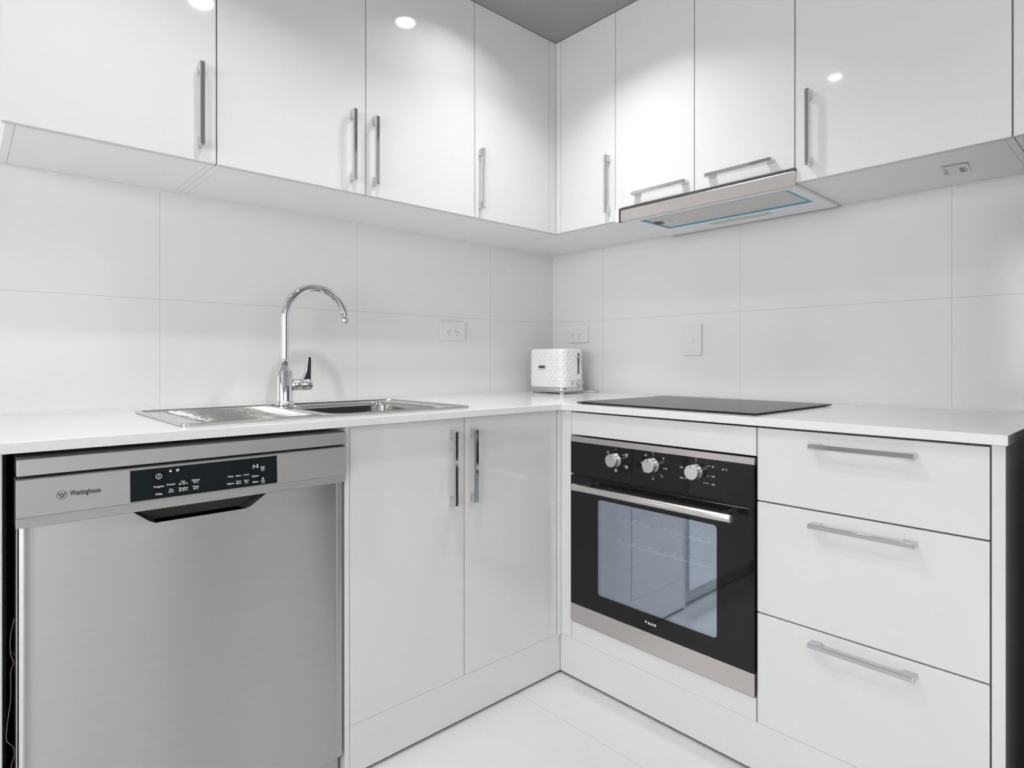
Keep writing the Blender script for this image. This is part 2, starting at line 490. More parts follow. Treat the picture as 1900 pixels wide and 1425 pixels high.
# ------------------------------------------------------------------ worktop
bx0, bx1, by0, by1 = -1.415, -1.075, -.560, -.225          # sink bowl
Lsh = [(-2.110, -.0006), (-2.110, -.6852), (-.6767, -.6852), (-.6767, -1.831), (-.0006, -1.831), (-.0006, -.0006)]
wt = MB().prism(Lsh, PU(ZT - TT), 0, TT, holes=[rrect(bx0 - .006, bx1 + .006, by0 - .006, by1 + .006, .05)], bev=.0012).build('worktop', STONE)
tag(wt, 'L-shaped white stone worktop carrying sink, toaster and cooktop', 'worktop')

# ------------------------------------------------------------------ sink
def sink():
    x0, x1, y0, y1 = -1.790, -.998, -.614, -.138
    t = thing('sink', 'stainless steel inset sink with left drainer and one bowl', 'sink', (-1.39, -.376, ZT))
    ZD = ZT + .0030
    MB().prism(rrect(x0, x1, y0, y1, .016), PU(ZT), .0002, .0062, holes=[rrect(x0 + .011, x1 - .011, y0 + .011, y1 - .011, .012)], bev=.0014).build('rim', SINKM, t)
    dk = MB().prism(rrect(x0 + .009, x1 - .009, y0 + .009, y1 - .009, .012), PU(ZT), .0004, .0030, holes=[rrect(bx0, bx1, by0, by1, .05)])
    dk.build('deck', SINKM, t)
    dr = MB()
    for k in range(9):
        yy = -.555 + k * .0435
        dr.tube([(-1.735, yy, ZD - .0022), (-1.725, yy, ZD - .0003), (-1.46, yy, ZD - .0003), (-1.45, yy, ZD - .0022)], .0036, 10)
    dr.build('drainer_ridges', SINKM, t, label='raised drainer grooves')
    def ring(ins, z, r): return [(a, b, z) for a, b in rrect(bx0 + ins, bx1 - ins, by0 + ins, by1 - ins, r, 8)]
    b = MB().loft([ring(-.006, ZD + .0006, .054), ring(-.002, ZD + .0004, .052), ring(.002, ZD - .003, .05), ring(.004, ZD - .012, .05), ring(.012, ZD - .13, .045), ring(.022, ZD - .15, .04), ring(.05, ZD - .158, .03)])
    bo = b.build('bowl', BOWLM, t, label='deep square bowl')
    MB().lathe([(0, .004), (.012, .004), (.030, .002), (.038, .0045), (.040, .001)], (-1.245, -.392, ZD - .158), (0, 0, 1)).build('basket_waste', CHROME2, t)
sink()

def faucet():
    fx, fy = -1.395, -.180
    zb = ZT + .0030
    t = thing('faucet', 'chrome gooseneck mixer faucet with side lever on the sink', 'faucet', (fx, fy, zb))
    b = MB().lathe([(0, 0), (.0275, 0), (.0285, .002), (.0285, .009), (.0268, .011), (.0248, .012), (.0244, .014), (.0244, .1065), (.0236, .108), (0, .108)], (fx, fy, zb), (0, 0, 1), 48)
    b.build('body', CHROME2, t)
    R, zc = .1010, 1.175
    pts = [(fx, fy, zb + .108), (fx, fy, 1.05), (fx, fy, 1.11)] + [(fx + R - R * math.cos(a), fy, zc + R * math.sin(a)) for a in (PI * i / 40 for i in range(0, 40))]
    sp = MB().tube(pts, .0127, 28)
    s_ = sp.build('spout', CHROME2, t)
    e = Vector(pts[-1]); dirv = (Vector(pts[-1]) - Vector(pts[-2])).normalized()
    MB().lathe([(0, 0), (.0130, 0), (.0134, .001), (.0134, .015), (.0124, .017), (.010, .017), (.010, .013), (0, .013)], e, dirv, 28).build('aerator', CHROME2, t)
    MB().lathe([(0, .018), (.0180, .018), (.0180, .050), (.0172, .0508), (.0160, .0512), (.0160, .0526), (.0176, .053), (.0188, .054), (.0190, .082), (.0178, .0845), (0, .0845)], (fx, fy, .967), (1, 0, 0), 36).build('cartridge', CHROME2, t)
    # lever blade rising from the cartridge cap
    lv = MB()
    prof = [(.052, .972), (.060, .990), (.066, 1.005), (.0715, 1.053), (.0775, 1.056), (.0835, 1.052), (.0835, 1.030), (.0825, .975)]
    lv.prism([(fx + a, b) for a, b in prof], PL(fy), -.0085, .0085, bev=.0014)
    lv.build('lever', CHROME2, t)
faucet()

# ------------------------------------------------------------------ cooktop
def hob():
    t = thing('cooktop', 'flat black glass cooktop set on the worktop above the oven', 'cooktop', (-.365, -1.01, ZT))
    MB().prism(rrect(-.628, -.112, -1.318, -.705, .006), PU(ZT), .0022, .0062, bev=.0009).build('glass_top', HOBGLASS, t)
    MB().prism(rrect(-.617, -.123, -1.307, -.716, .006), PU(ZT), .0002, .0021).build('seal_frame', BLACK, t)
hob()

# ------------------------------------------------------------------ toaster
def toaster():
    x0, x1, y0, y1, z0, z1 = -.249, -.104, -.292, -.082, .928, 1.094
    t = thing('toaster', 'white quilted toaster with chrome base in the corner', 'toaster', ((x0 + x1) / 2, (y0 + y1) / 2, ZT))
    # perimeter with arc length
    def perim(ins, r, n):
        pts = rrect(x0 + ins, x1 - ins, y0 + ins, y1 - ins, r, 10)
        P = [Vector((a, b)) for a, b in pts]; P.append(P[0])
        L = [0]
        for a, b in zip(P, P[1:]): L.append(L[-1] + (b - a).length)
        out = []
        for i in range(n):
            s = L[-1] * i / n
            k = max(j for j in range(len(L) - 1) if L[j] <= s + 1e-12)
            f = (s - L[k]) / max(1e-9, L[k + 1] - L[k]); out.append((P[k].lerp(P[k + 1], f), s))
        return out, L[-1]
    n, nz = 264, 56
    loops = []
    cxm, cym = (x0 + x1) / 2, (y0 + y1) / 2
    for k in range(nz + 1):
        v = k / nz; z = z0 + v * (z1 - z0)
        ins = .0015 * v + (.004 * max(0, (v - .95) / .05) ** 2)
        pp, L = perim(ins, .030, n)
        lp = []
        for i, (p, s) in enumerate(pp):
            q, q2 = pp[(i + 1) % n][0], pp[i - 1][0]
            tg = (q - q2); nr = Vector((tg.y, -tg.x)).normalized()
            m = round(L / .026)
            a = s / L * m + z / .030; b = s / L * m - z / .030
            h = (1 - 2 * abs(a % 1 - .5)) * 1.0; h2 = (1 - 2 * abs(b % 1 - .5)) * 1.0
            amp = .0026 * min(1, v / .05) * min(1, (1 - v) / .08)
            # flat patch on the control end (faces -y)
            if p.y < y0 + .012 and p.x > x1 - .075: amp *= .15
            dsp = amp * min(h, h2)
            lp.append((p.x + nr.x * dsp, p.y + nr.y * dsp, z))
        loops.append(lp)
    b = MB().loft(loops, cap0=True, cap1=True, smooth=False)
    body = b.build('body', TOASTW, t)
    sl = MB()
    for xx in (-.205, -.150): sl.box(xx - .014, xx + .014, y0 + .035, y1 - .025, z1 - .002, z1 + .0006)
    sl.build('bread_slots', BLACK, t, label='dark bread slots')
    lo = []
    for z, ins in ((.9285, -.0005), (.926, -.003), (.912, -.004), (.909, -.001)):
        lo.append([(a, b, z) for a, b in rrect(x0 + ins, x1 - ins, y0 + ins, y1 - ins, .032, 10)])
    MB().loft(lo, True, True).build('base_band', CHROME, t, label='chrome band round the base')
    MB().prism(rrect(x0 + .004, x1 - .004, y0 + .004, y1 - .004, .03), PU(.9055), 0, .0035).build('underside', CREAM, t)
    for fx_, fy_ in ((x0 + .012, y0 + .014), (x1 - .022, y0 + .014), (x0 + .012, y1 - .018), (x1 - .022, y1 - .018)):
        MB().box(fx_ - .007, fx_ + .007, fy_ - .006, fy_ + .006, ZT, .9058, .001).build('foot', FEET, t)
    yf = y0
    MB().box(-.1515, -.1465, yf - .0032, yf + .002, .985, 1.076).build('lever_slot', DARK, t, label='dark slot for the lever')
    MB().box(-.1600, -.1390, yf - .013, yf + .001, 1.054, 1.064, .002).build('lever', CHROME, t)
    MB().lathe([(0, .0), (.0085, 0), (.0085, .004), (.007, .006), (.004, .006), (0, .005)], (-.192, yf - .0005, .948), (0, -1, 0), 24).build('cancel_button', CHROME, t)
    k = MB().lathe([(0, 0), (.0150, 0), (.0155, .002), (.0140, .013), (.0128, .0145), (0, .0145)], (-.1465, yf - .0005, .947), (0, -1, 0), 32)
    kn = k.build('browning_dial', CHROME, t)
    # badge on the long side (faces -x)
    bd = MB().prism(rrect(.150, .193, 1.0075, 1.0225, .006), PR(x0), .0022, .0042)
    bg = bd.build('badge', CHROME, t, label='small chrome maker badge')
    bm_ = MB()
    for k2 in range(6): bm_.prism(rect(.1545 + k2 * .0058, .1590 + k2 * .0058, 1.0115, 1.0185), PR(x0), .0043, .0048)
    bm_.build('badge_marks', BLACKINK, bg)
    # cord lying towards the right wall
    pts = [(-.115, -.20, .916), (-.095, -.21, .910), (-.075, -.235, .9045), (-.06, -.262, .9042), (-.04, -.285, .9042), (-.022, -.295, .9042), (-.014, -.285, .906), (-.010, -.265, .912)]
    sm = []
    for i in range(len(pts) - 1):
        for j in range(5):
            f = j / 5; sm.append(Vector(pts[i]).lerp(Vector(pts[i + 1]), f))
    sm.append(Vector(pts[-1]))
    MB().tube(sm, .0036, 10).build('power_cord', CREAM, t, label='cream power cord')
toaster()

# ------------------------------------------------------------------ outlets and switch
GO = 'white power outlets on the tiles'
def outlet(name, fn, a0, a1, b0, b1, label, extra, loc, ca, flip=0):
    """fn: face mapping; module centred at ca"""
    t = thing(name, label, 'power outlet', loc, GO)
    MB().prism(rrect(a0, a1, b0, b1, .006), fn, .0003, .0095, bev=.0015).build('cover_plate', PLASTIC, t)
    zc = (b0 + b1) / 2
    MB().prism(rrect(ca - .033, ca + .033, b0 + .007, b1 - .008, .002), fn, .0096, .0108, bev=.0004).build('socket_module', PLASTIC, t)
    for s in (-1, 1):
        MB().prism(rrect(ca + s * .020 - .0065, ca + s * .020 + .0065, zc + .010, zc + .025, .005), fn, .0108, .0140, bev=.001).build('rocker_switch', PLASTIC, t)
        m = MB()
        for (dx, dz, ang) in ((-.0055, -.004, .5), (.0055, -.004, -.5), (0, -.0175, 0)):
            cx_, cz_ = ca + s * .020 + dx, zc + dz
            c_, s_ = math.cos(ang), math.sin(ang)
            q = [(-.0011, -.0036), (.0011, -.0036), (.0011, .0036), (-.0011, .0036)]
            m.prism([(cx_ + u * c_ + v * s_, cz_ - u * s_ + v * c_) for u, v in q], fn, .0109, .0111)
        m.build('pin_slots', DARK, t, label='dark pin slots')
    if extra:
        MB().prism(rrect(ca - .0065, ca + .0065, zc + .002, zc + .017, .005), fn, .0108, .0140, bev=.001).build('rocker_switch', PLASTIC, t)
outlet('power_outlet', PL(0), -.678, -.552, 1.128, 1.206, 'double power outlet with extra centre switch on the left wall', True, (-.615, 0, 1.167), -.618)
outlet('power_outlet', PR(0), .100, .228, 1.127, 1.208, 'double power outlet on right wall just above the toaster', False, (0, -.164, 1.167), .157)
def isolator():
    fn = PR(0)
    t = thing('wall_switch', 'white upright rocker switch plate on right wall behind the cooktop', 'switch', (0, -.765, 1.125))
    MB().prism(rrect(.722, .803, 1.064, 1.187, .005), fn, .0003, .0110, bev=.002).build('cover_plate', PLASTIC, t)
    MB().prism(rrect(.730, .792, 1.082, 1.168, .004), fn, .0111, .0121, bev=.0004).build('inner_plate', PLASTIC, t)
    MB().prism(rrect(.751, .770, 1.111, 1.140, .006), fn, .0121, .0158, bev=.001).build('rocker', PLASTIC, t)
isolator()

# ------------------------------------------------------------------ base cabinets, left run
def sink_cabinet():
    t = thing('base_cabinet', 'white two-door sink cabinet between dishwasher and inner corner', 'cabinet', (-1.05, -.33, 0), 'white base cabinets')
    m = MB()
    x0, x1, y0 = -1.423, -.661, YB + DT + .002
    m.box(x1 - .016, x1, y0, -.002, ZK, ZT - TT - .001)
    m.box(x0 + .0005, x1 - .016, y0, -.002, ZK, ZK + .016).box(x0 + .0005, x1 - .016, -.012, -.002, ZK + .016, ZT - TT - .001)
    m.box(x0 + .0005, x1 - .016, y0, y0 + .016, ZT - TT - .03, ZT - TT - .001)
    m.build('carcass', CARC, t)
    MB().box(-1.4355, -1.4235, YB, -.002, .0005, ZT - TT - .0005, .0008).build('side_panel', WHITE, t)
    zt = ZT - TT - .003
    d = doorL(t, 'door', -1.4220, -1.0640, ZK + .0002, zt, YB); handle(d, (-1.111, YB, .7385), 'L', True)
    d = doorL(t, 'door', -1.0610, -.6740, ZK + .0002, zt, YB); handle(d, (-1.037, YB, .7385), 'L', True)
sink_cabinet()
kb = MB().box(-1.4225, -.6585, YB + .0004, YB + .016, .009, ZK - .0002, .0004).build('kickboard', WHITE)
tag(kb, 'white kickboard along the floor below the sink cabinet doors', 'kickboard', 'white kickboards')
MB().box(-1.4225, -.6500, YB + .010, YB + .014, .0002, .0088).build('seal_strip', GREYSEAL, kb)
ep = MB().box(-2.1020, -2.0835, YB - .001, -.002, .0005, ZT - TT - .0005, .0008).build('end_panel', WHITE)
tag(ep, 'white upright end panel left of the dishwasher at the picture edge', 'panel', 'white end panels')

# ------------------------------------------------------------------ dishwasher
def dishwasher():
    t = thing('dishwasher', 'freestanding stainless steel dishwasher under the worktop left of the sink cabinet', 'dishwasher', (-1.752, -.36, 0))
    X0, X1 = -2.0655, -1.4385
    MB().box(-2.052, -1.446, -.600, -.03, .012, .868).build('body', BLACK, t)  # body coloured black to hold the shade of the side gap
    # side cheek of the door, slightly behind the front
    fn = lambda a, b, h: (h, a, b)          # a = y, b = z, extruded along x
    MB().prism([(-.600, .8685), (-.652, .8685), (-.668, .8660), (-.672, .8370), (-.600, .8370)], fn, X0 + .001, X1 + .002, bev=.0012).build('top_strip', STEELP, t, label='silver lid edge strip')
    cp = MB().prism([(-.612, .8318), (-.669, .8318), (-.6715, .8295), (-.6745, .7640), (-.6690, .7620), (-.6690, .7445), (-.612, .7445)], fn, X0, X1, bev=.0007).build('control_panel', STEELP, t, label='silver control panel')
    f_ = lambda a, b, h: (a, -.6716 - (.8295 - b) * .0458 - h, b)
    fx0, fx1, fz0, fz1 = -1.8935, -1.6085, .7660, .8268
    MB().prism(rect(fx0, fx1, fz0, fz1), f_, -.001, .0008).build('fascia', FASCIA, cp, label='blue-black display fascia')
    for a0, a1, b0, b1 in ((-1.8545, -1.8350, .7985, .8235), (-1.8545, -1.8350, .7835, .7965), (-1.8545, -1.8350, .7690, .7815),
                           (-1.6670, -1.6475, .7945, .8220), (-1.6670, -1.6475, .7815, .7930), (-1.6670, -1.6475, .7690, .7800)):
        MB().prism(rect(a0, a1, b0, b1), f_, .0008, .0022, bev=.0003).build('button', FASCIAB, cp)
    L, LR = MB(), MB()
    H1, H2 = .0010, .0024
    for s, a, b, hh in (('Program', -1.8447, .7902, H2), ('Delay', -1.8447, .7755, H2), ('Option', -1.6572, .7873, H2), ('Select', -1.6572, .7745, H2)):
        (L if a < -1.74 else LR).text(s, .0052, a, b, f_, hh, bold=.0001)
    for s, a, b in (('Prewash', -1.823, .7915), ('Fast', -1.8005, .7945), ("30' 40\u00b0C", -1.8005, .7898), ('Delicate', -1.777, .7945), ('45\u00b0C', -1.777, .7898),
                    ('Eco', -1.8225, .7812), ('50\u00b0C', -1.8225, .7766), ('TimeSave', -1.8005, .7812), ("50' 55\u00b0C", -1.8005, .7766), ('Heavy', -1.777, .7812), ('65\u00b0C', -1.777, .7766),
                    ('Tablet', -1.7085, .7925), ('Upper', -1.692, .7925), ('Lower', -1.6755, .7925), ('Hygiene', -1.7085, .7775),
                    ('Extra', -1.692, .7802), ('Rinse', -1.692, .7757), ('Extra', -1.6755, .7802), ('Dry', -1.6755, .7757)):
        (L if a < -1.74 else LR).text(s, .0046, a, b, f_, H1, bold=.00008)
    for s, a, b in (('Reset', -1.6405, .8055), ('Hold', -1.6405, .8018), ('3 sec', -1.6405, .7980), ('Hold', -1.6405, .7748), ('3 sec', -1.6405, .7708)):
        LR.text(s, .0040, a, b, f_, H1, bold=.00008)
    # symbols: power ring, padlocks, sun, play/reset
    circ = lambda ca, cb, r, n=28: [(ca + r * math.cos(2 * PI * i / n), cb + r * math.sin(2 * PI * i / n)) for i in range(n)]
    L.prism(circ(-1.8447, .8105, .0053), f_, .0022, .0024, holes=[circ(-1.8447, .8105, .0043)])
    L.prism(rect(-1.8453, -1.8441, .8078, .8132), f_, .0022, .0024)
    for ca, cb, s in ((-1.8235, .8185, 1.), (-1.6405, .7795, .9)):
        M_ = L if ca < -1.74 else LR
        M_.prism(rect(ca - .0022 * s, ca + .0022 * s, cb - .002 * s, cb + .0008 * s), f_, .0008, H1)
        M_.prism(circ(ca, cb + .0008 * s, .0017 * s, 16), f_, .0008, H1, holes=[circ(ca, cb + .0008 * s, .0011 * s, 16)])
    for k in range(8):
        a = k * PI / 4; L.prism(rect(-1.8105 + .0024 * math.cos(a) - .0006, -1.8105 + .0024 * math.cos(a) + .0006, .8188 + .0024 * math.sin(a) - .0006, .8188 + .0024 * math.sin(a) + .0006), f_, .0008, H1)
    L.prism(circ(-1.8105, .8188, .0012, 12), f_, .0008, H1)
    LR.prism([(-1.6622, .8040), (-1.6550, .8085), (-1.6622, .8130)], f_, .0022, .0024, holes=[[(-1.6613, .8056), (-1.6568, .8085), (-1.6613, .8114)]])
    for k in range(3): LR.prism(rect(-1.6538, -1.6508, .8045 + k * .0030, .8067 + k * .0030), f_, .0022, .0024)
    L.build('programme_lettering', INK, cp, label='white programme names and symbols')
    LR.build('option_lettering', INK, cp, label='white option names and symbols')
    # maker emblem and name
    W = MB()
    ca, cb, r = -2.0005, .7965, .0078
    W.prism(circ(ca, cb, r, 40), f_, .0, .0005, holes=[circ(ca, cb, r - .0006, 40)])
    P = [(-.0048, .0028), (-.0025, -.0016), (0, .0028), (.0025, -.0016), (.0048, .0028)]
    for (p, q) in zip(P, P[1:]):
        d_ = Vector((q[0] - p[0], q[1] - p[1])).normalized(); n_ = Vector((-d_.y, d_.x)) * .0006
        W.prism([(ca + p[0] + n_.x, cb + p[1] + n_.y), (ca + p[0] - n_.x, cb + p[1] - n_.y), (ca + q[0] - n_.x, cb + q[1] - n_.y), (ca + q[0] + n_.x, cb + q[1] + n_.y)], f_, 0, .0005)
    for p in (P[0], P[2], P[4]): W.prism(circ(ca + p[0], cb + p[1], .0010, 12), f_, 0, .0006)
    W.prism(rect(ca - .0032, ca + .0032, cb - .0044, cb - .0030), f_, 0, .0006)
    W.text('Westinghouse', .0132, -1.9885, .7975, f_, .0006, align='LEFT', bold=.00025, sx=.62)
    W.build('maker_emblem', BLACKINK, cp, label='black round emblem and maker name')
    # door: grid with slightly rolled edges, recess for the hand pocket at the top
    dx0, dx1, dzb, dzt, yf = -2.0605, -1.4415, .070, .7435, -.6640
    pk = [(-1.8870, dzt), (-1.8590, .7215), (-1.8490, .7165), (-1.6750, .7165), (-1.6620, .7205), (-1.6290, dzt)]
    def face_y(a, b):
        u = (a - dx0) / (dx1 - dx0)
        ed = min(u, 1 - u) * (dx1 - dx0)
        y = yf + .0065 * max(0, 1 - ed / .022) ** 2
        y += -.0016 * math.sin(PI * u) - .0007 * math.sin(2 * PI * u + 3.2 * (b - .1)) * math.sin(PI * u)
        return y
    m = MB(); bm = m.bm
    # columns follow the pocket outline at the top
    xs = [dx0 + .0001] + [dx0 + .002 * k for k in range(1, 12)] + [dx0 + .026 + (dx1 - dx0 - .052) * k / 60 for k in range(61)] + [dx1 - .002 * k for k in range(11, 0, -1)] + [dx1 - .0001]
    xs += [p[0] for p in pk]; xs = sorted(set(xs))
    def top(a):
        for (p, q) in zip(pk, pk[1:]):
            if p[0] <= a <= q[0]:
                f = (a - p[0]) / (q[0] - p[0]); return p[1] + (q[1] - p[1]) * f
        return dzt
    NZ = 34
    G = [[bm.verts.new((a, face_y(a, dzb + (top(a) - dzb) * k / NZ), dzb + (top(a) - dzb) * k / NZ)) for k in range(NZ + 1)] for a in xs]
    for i in range(len(xs) - 1):
        for k in range(NZ):
            f = bm.faces.new((G[i][k], G[i + 1][k], G[i + 1][k + 1], G[i][k + 1])); f.smooth = True
    # returns round the outside
    per = [g[0] for g in G] + [G[-1][k] for k in range(1, NZ + 1)] + [g[NZ] for g in G[::-1][1:]] + [G[0][k] for k in range(NZ - 1, 0, -1)]
    bk = [bm.verts.new((v.co.x, -.622, v.co.z)) for v in per]; per = [bm.verts.new(v.co) for v in per]
    for i in range(len(per)):
        j = (i + 1) % len(per); bm.faces.new((per[i], per[j], bk[j], bk[i]))
    dp = m.build('door_panel', STEELV, t, label='brushed steel door front', recalc=False)
    pkd = MB()
    pp = [Vector((a, face_y(a, b) + .0005, b)) for a, b in pk]; pb = [Vector((a * .94 + -1.758 * .06, -.628, b)) for a, b in pk]
    v0 = [pkd.bm.verts.new(p) for p in pp]; v1 = [pkd.bm.verts.new(p) for p in pb]
    for i in range(len(pk) - 1): f = pkd.bm.faces.new((v0[i], v0[i + 1], v1[i + 1], v1[i]))
    pkd.bm.faces.new(v1)
    pkd.build('hand_pocket', DARK, dp, label='dark recessed hand pocket')
    MB().box(-2.0640, -2.0620, -.645, -.60, .07, .742).build('door_edge_trim', STEELO, dp, label='thin bronze-toned edge trim')
    MB().box(-2.055, -1.444, -.640, -.600, .004, .0560, .001).build('kick_plate', STEELP, t, label='silver kick plate')
dishwasher()
# loose wire strands in the dark gap beside the dishwasher
def wires():
    m = MB()
    y = -.640
    def strand(pts, r=.0006):
        P = [Vector((a, y + dy, b)) for a, dy, b in pts]; S = []
        for i in range(len(P) - 1):
            p0, p1, p2, p3 = P[max(i - 1, 0)], P[i], P[i + 1], P[min(i + 2, len(P) - 1)]
            for j in range(8):
                s = j / 8
                S.append(.5 * ((2 * p1) + (p2 - p0) * s + (2 * p0 - 5 * p1 + 4 * p2 - p3) * s * s + (3 * p1 - p0 - 3 * p2 + p3) * s ** 3))
        S.append(P[-1]); m.tube(S, r, 6)
    x = -2.0680
    strand([(x + .002, 0, .58), (x - .003, .0, .55), (x - .0035, 0, .52), (x + .001, 0, .50), (x - .003, 0, .485), (x - .003, 0, .44), (x - .008, 0, .39), (x - .0085, 0, .365), (x, 0, .350), (x + .002, 0, .335), (x - .003, 0, .31), (x - .0045, 0, .26), (x - .004, 0, .222), (x - .009, 0, .212), (x - .010, 0, .208)])
    strand([(x - .010, 0, .2075), (x - .004, -.001, .211), (x - .0015, 0, .200), (x - .004, 0, .186)])
    strand([(x - .0035, 0, .52), (x + .0005, .02, .512), (x + .0035, .02, .505)])
    o = m.build('loose_wire', THREAD)
    tag(o, 'thin loose grey wire hanging in the dark gap beside the dishwasher', 'wire')
wires()

# ------------------------------------------------------------------ right run: oven cabinet, oven, drawers, end panel
XO = XB + DT + .002
def oven_cabinet():
    t = thing('oven_cabinet', 'white cabinet housing the built-in oven, right of the inner corner', 'cabinet', (-.33, -1.02, 0), 'white base cabinets')
    m = MB()
    m.box(XO, -.002, -.7110, -.6950, ZK, ZT - TT - .001).box(XO, -.002, -1.3345, -1.3340 + .0, ZK, ZT - TT - .001)
    m.box(XO, -.002, -1.3335, -.7115, ZK, ZK + .016).box(-.012, -.002, -1.3335, -.7115, ZK + .02, ZT - TT - .001)
    m.build('carcass', CARC, t)
    MB().box(XB, XB + DT, -1.3335, -.7120, .8015, .8735, .001).build('top_rail', WHITE, t)
    MB().box(XB, XB + DT, -1.3335, -.7120, ZK + .0002, .1905, .001).build('bottom_panel', WHITE, t)
    MB().box(XB, XB + DT, -.7105, -.6690, ZK + .0005, ZT - TT - .0008, .0006).build('filler_strip', WHITE, t)
    MB().box(-.6736, XB + .004, -.6690, YB, ZK + .0005, ZT - TT - .0008, .0006).build('corner_strip', WHITE, t)
oven_cabinet()
kb = MB().box(XB + .0004, XB + .016, -1.8000, YB + .0003, .009, ZK - .0002, .0004).build('kickboard', WHITE)
tag(kb, 'white kickboard along the floor below the oven and drawers', 'kickboard', 'white kickboards')
MB().box(XB + .010, XB + .014, -1.8000, -.6500, .0002, .0088).build('seal_strip', GREYSEAL, kb)

def oven():
    y0, y1 = -1.3320, -.7135          # right, left
    a0, a1 = -y1, -y0                 # along the face (a = -y)
    xf = -.6640
    t = thing('oven', 'black glass built-in electric oven with steel handle and three knobs', 'oven', (-.36, -1.022, .19))
    fn = PR(xf)
    MB().prism(rect(a0 + .012, a1 - .012, .1960, .7930), PR(-.04), .0, .600, holes=[rect(a0 + .06, a1 - .06, .27, .65)]).build('body', BLACK, t)
    # cavity
    cv = MB(); ca0, ca1, cz0, cz1 = a0 + .065, a1 - .065, .275, .645
    cv.box(-.64, -.10, -ca1, -ca0, cz0 - .002, cz0).box(-.64, -.10, -ca1, -ca0, cz1, cz1 + .002)
    cv.box(-.64, -.10, -ca1 - .002, -ca1, cz0, cz1).box(-.64, -.10, -ca0, -ca0 + .002, cz0, cz1).box(-.102, -.10, -ca1, -ca0, cz0, cz1)
    cv.build('cavity', ENAMEL, t, label='dark enamelled cavity')
    for zz in (.5365, .4665):
        rk = MB(); rk.tube([(-.60, -ca1 + .004, zz), (-.60, -ca0 - .070, zz)], .0026, 8)
        for k in range(15):
            yy = -ca1 + .012 + k * (ca1 - ca0 - .088) / 14
            rk.tube([(-.60, yy, zz + .001), (-.599, yy, zz + .006), (-.585, yy, zz + .0065)], .0017, 6)
        sh = rk.build('oven_shelf', WIRE, t, label='bright wire shelf front rail')
        wr = MB()
        for k in range(15):
            yy = -ca1 + .012 + k * (ca1 - ca0 - .088) / 14
            wr.tube([(-.5845, yy, zz + .0065), (-.13, yy, zz + .0065)], .0012, 6)
        wr.tube([(-.13, -ca1 + .004, zz), (-.13, -ca0 - .070, zz)], .0026, 8)
        wr.build('shelf_wires', DARK, sh)
    gr = MB()
    for yy in (-ca0 - .008,):
        for zz in (.33, .38, .43, .48, .53, .58): gr.tube([(-.60, yy, zz), (-.15, yy, zz)], .002, 6)
        gr.tube([(-.60, yy, .32), (-.60, yy, .60)], .002, 6)
    gr.build('shelf_guide', DARK, t)
    MB().prism(rect(a0, a1, .7795, .7970), fn, -.012, .0012, bev=.0006).build('top_trim', STEELO, t, label='brushed steel top trim')
    cp = MB().prism(rect(a0, a1, .6775, .7790), fn, -.012, 0, bev=.0006).build('control_panel', BLACKGLASS, t, label='black glass control panel')
    vent = MB().box(xf + .008, xf + .030, y0 + .004, y1 - .004, .6690, .6775)
    for k in range(9): vent.box(xf + .003, xf + .0079, y0 + .03 + k * .062, y0 + .075 + k * .062, .6702, .6722)
    vent.build('vent_gap', BLACK, t)
    # door: frame of black glass with a rounded window
    win = rrect(.8275, 1.2295, .3080, .6070, .010, 5)
    d = MB().prism(rect(a0, a1, .2535, .6690), fn, -.016, 0, holes=[win], bev=.0).build('door', BLACKGLASS, t, label='black glass door')
    MB().prism(rrect(.8277, 1.2293, .3082, .6068, .010, 5), fn, -.005, -.0001).build('window', OVENGLASS, d, label='blue-tinted mirrored window')
    inn = MB().prism(rrect(.822, 1.235, .303, .612, .010, 5), fn, -.0165, -.0160, holes=[rrect(.852, 1.205, .325, .590, .03, 6)])
    inn.build('window_frame', DARK, d)
    MB().prism(rect(a0, a1, .1955, .2530), fn, -.016, .0012, bev=.0006).build('bottom_trim', STEELO, t, label='brushed steel lower trim')
    hb = MB().cyl((-.7145, -.7650, .6450), (-.7145, -1.2960, .6460), .0108, seg=28, bev=.001).build('handle', STEELB, d, label='brushed steel bar handle')
    for yy in (-.800, -1.262):
        MB().cyl((xf + .0005, yy, .6455), (-.7150, yy, .6455), .0075, seg=16).build('handle_post', STEELB, d)
    L = MB()
    for i, (ya, zz) in enumerate(((.8975, .7400), (1.0315, .7415), (1.1690, .7415))):
        k = MB().lathe([(0, 0), (.0215, 0), (.0215, .004), (.0200, .005), (.0198, .0265), (.0190, .0278), (0, .0278)], (xf - .0004, -ya, zz), (-1, 0, 0), 40).build('knob', STEELK, t, label='turned steel control knob')
        MB().prism(rect(ya - .0006, ya + .0006, zz + .011, zz + .0185), fn, .0283, .0286).build('pointer_mark', BLACKINK, k)
    B3 = [MB(), MB(), MB(), MB()]
    L = B3[0]
    def tick(a, b, w, hh): L.prism(rect(a - w / 2, a + w / 2, b - hh / 2, b + hh / 2), fn, .0001, .0003)
    S = .0065
    # function symbols round the first knob
    k0 = .8975
    tick(k0, .7715, .0015, .003)
    circ = lambda ca, cb, r, n=16: [(ca + r * math.cos(2 * PI * i / n), cb + r * math.sin(2 * PI * i / n)) for i in range(n)]
    L.prism(circ(k0 - .030, .7600, .0040), fn, .0001, .0003, holes=[circ(k0 - .030, .7600, .0032)])
    L.prism(circ(k0 - .030, .7290, .0035), fn, .0001, .0003, holes=[circ(k0 - .030, .7290, .0028)])
    for (a, b) in ((k0 + .040, .7590), (k0 + .040, .7230), (k0, .7080)):
        L.prism(rect(a - .0042, a + .0042, b - .0042, b + .0042), fn, .0001, .0003, holes=[rect(a - .0034, a + .0034, b - .0034, b + .0034)])
        for q in (-.0015, .0015): tick(a, b + q, .0055, .0007)
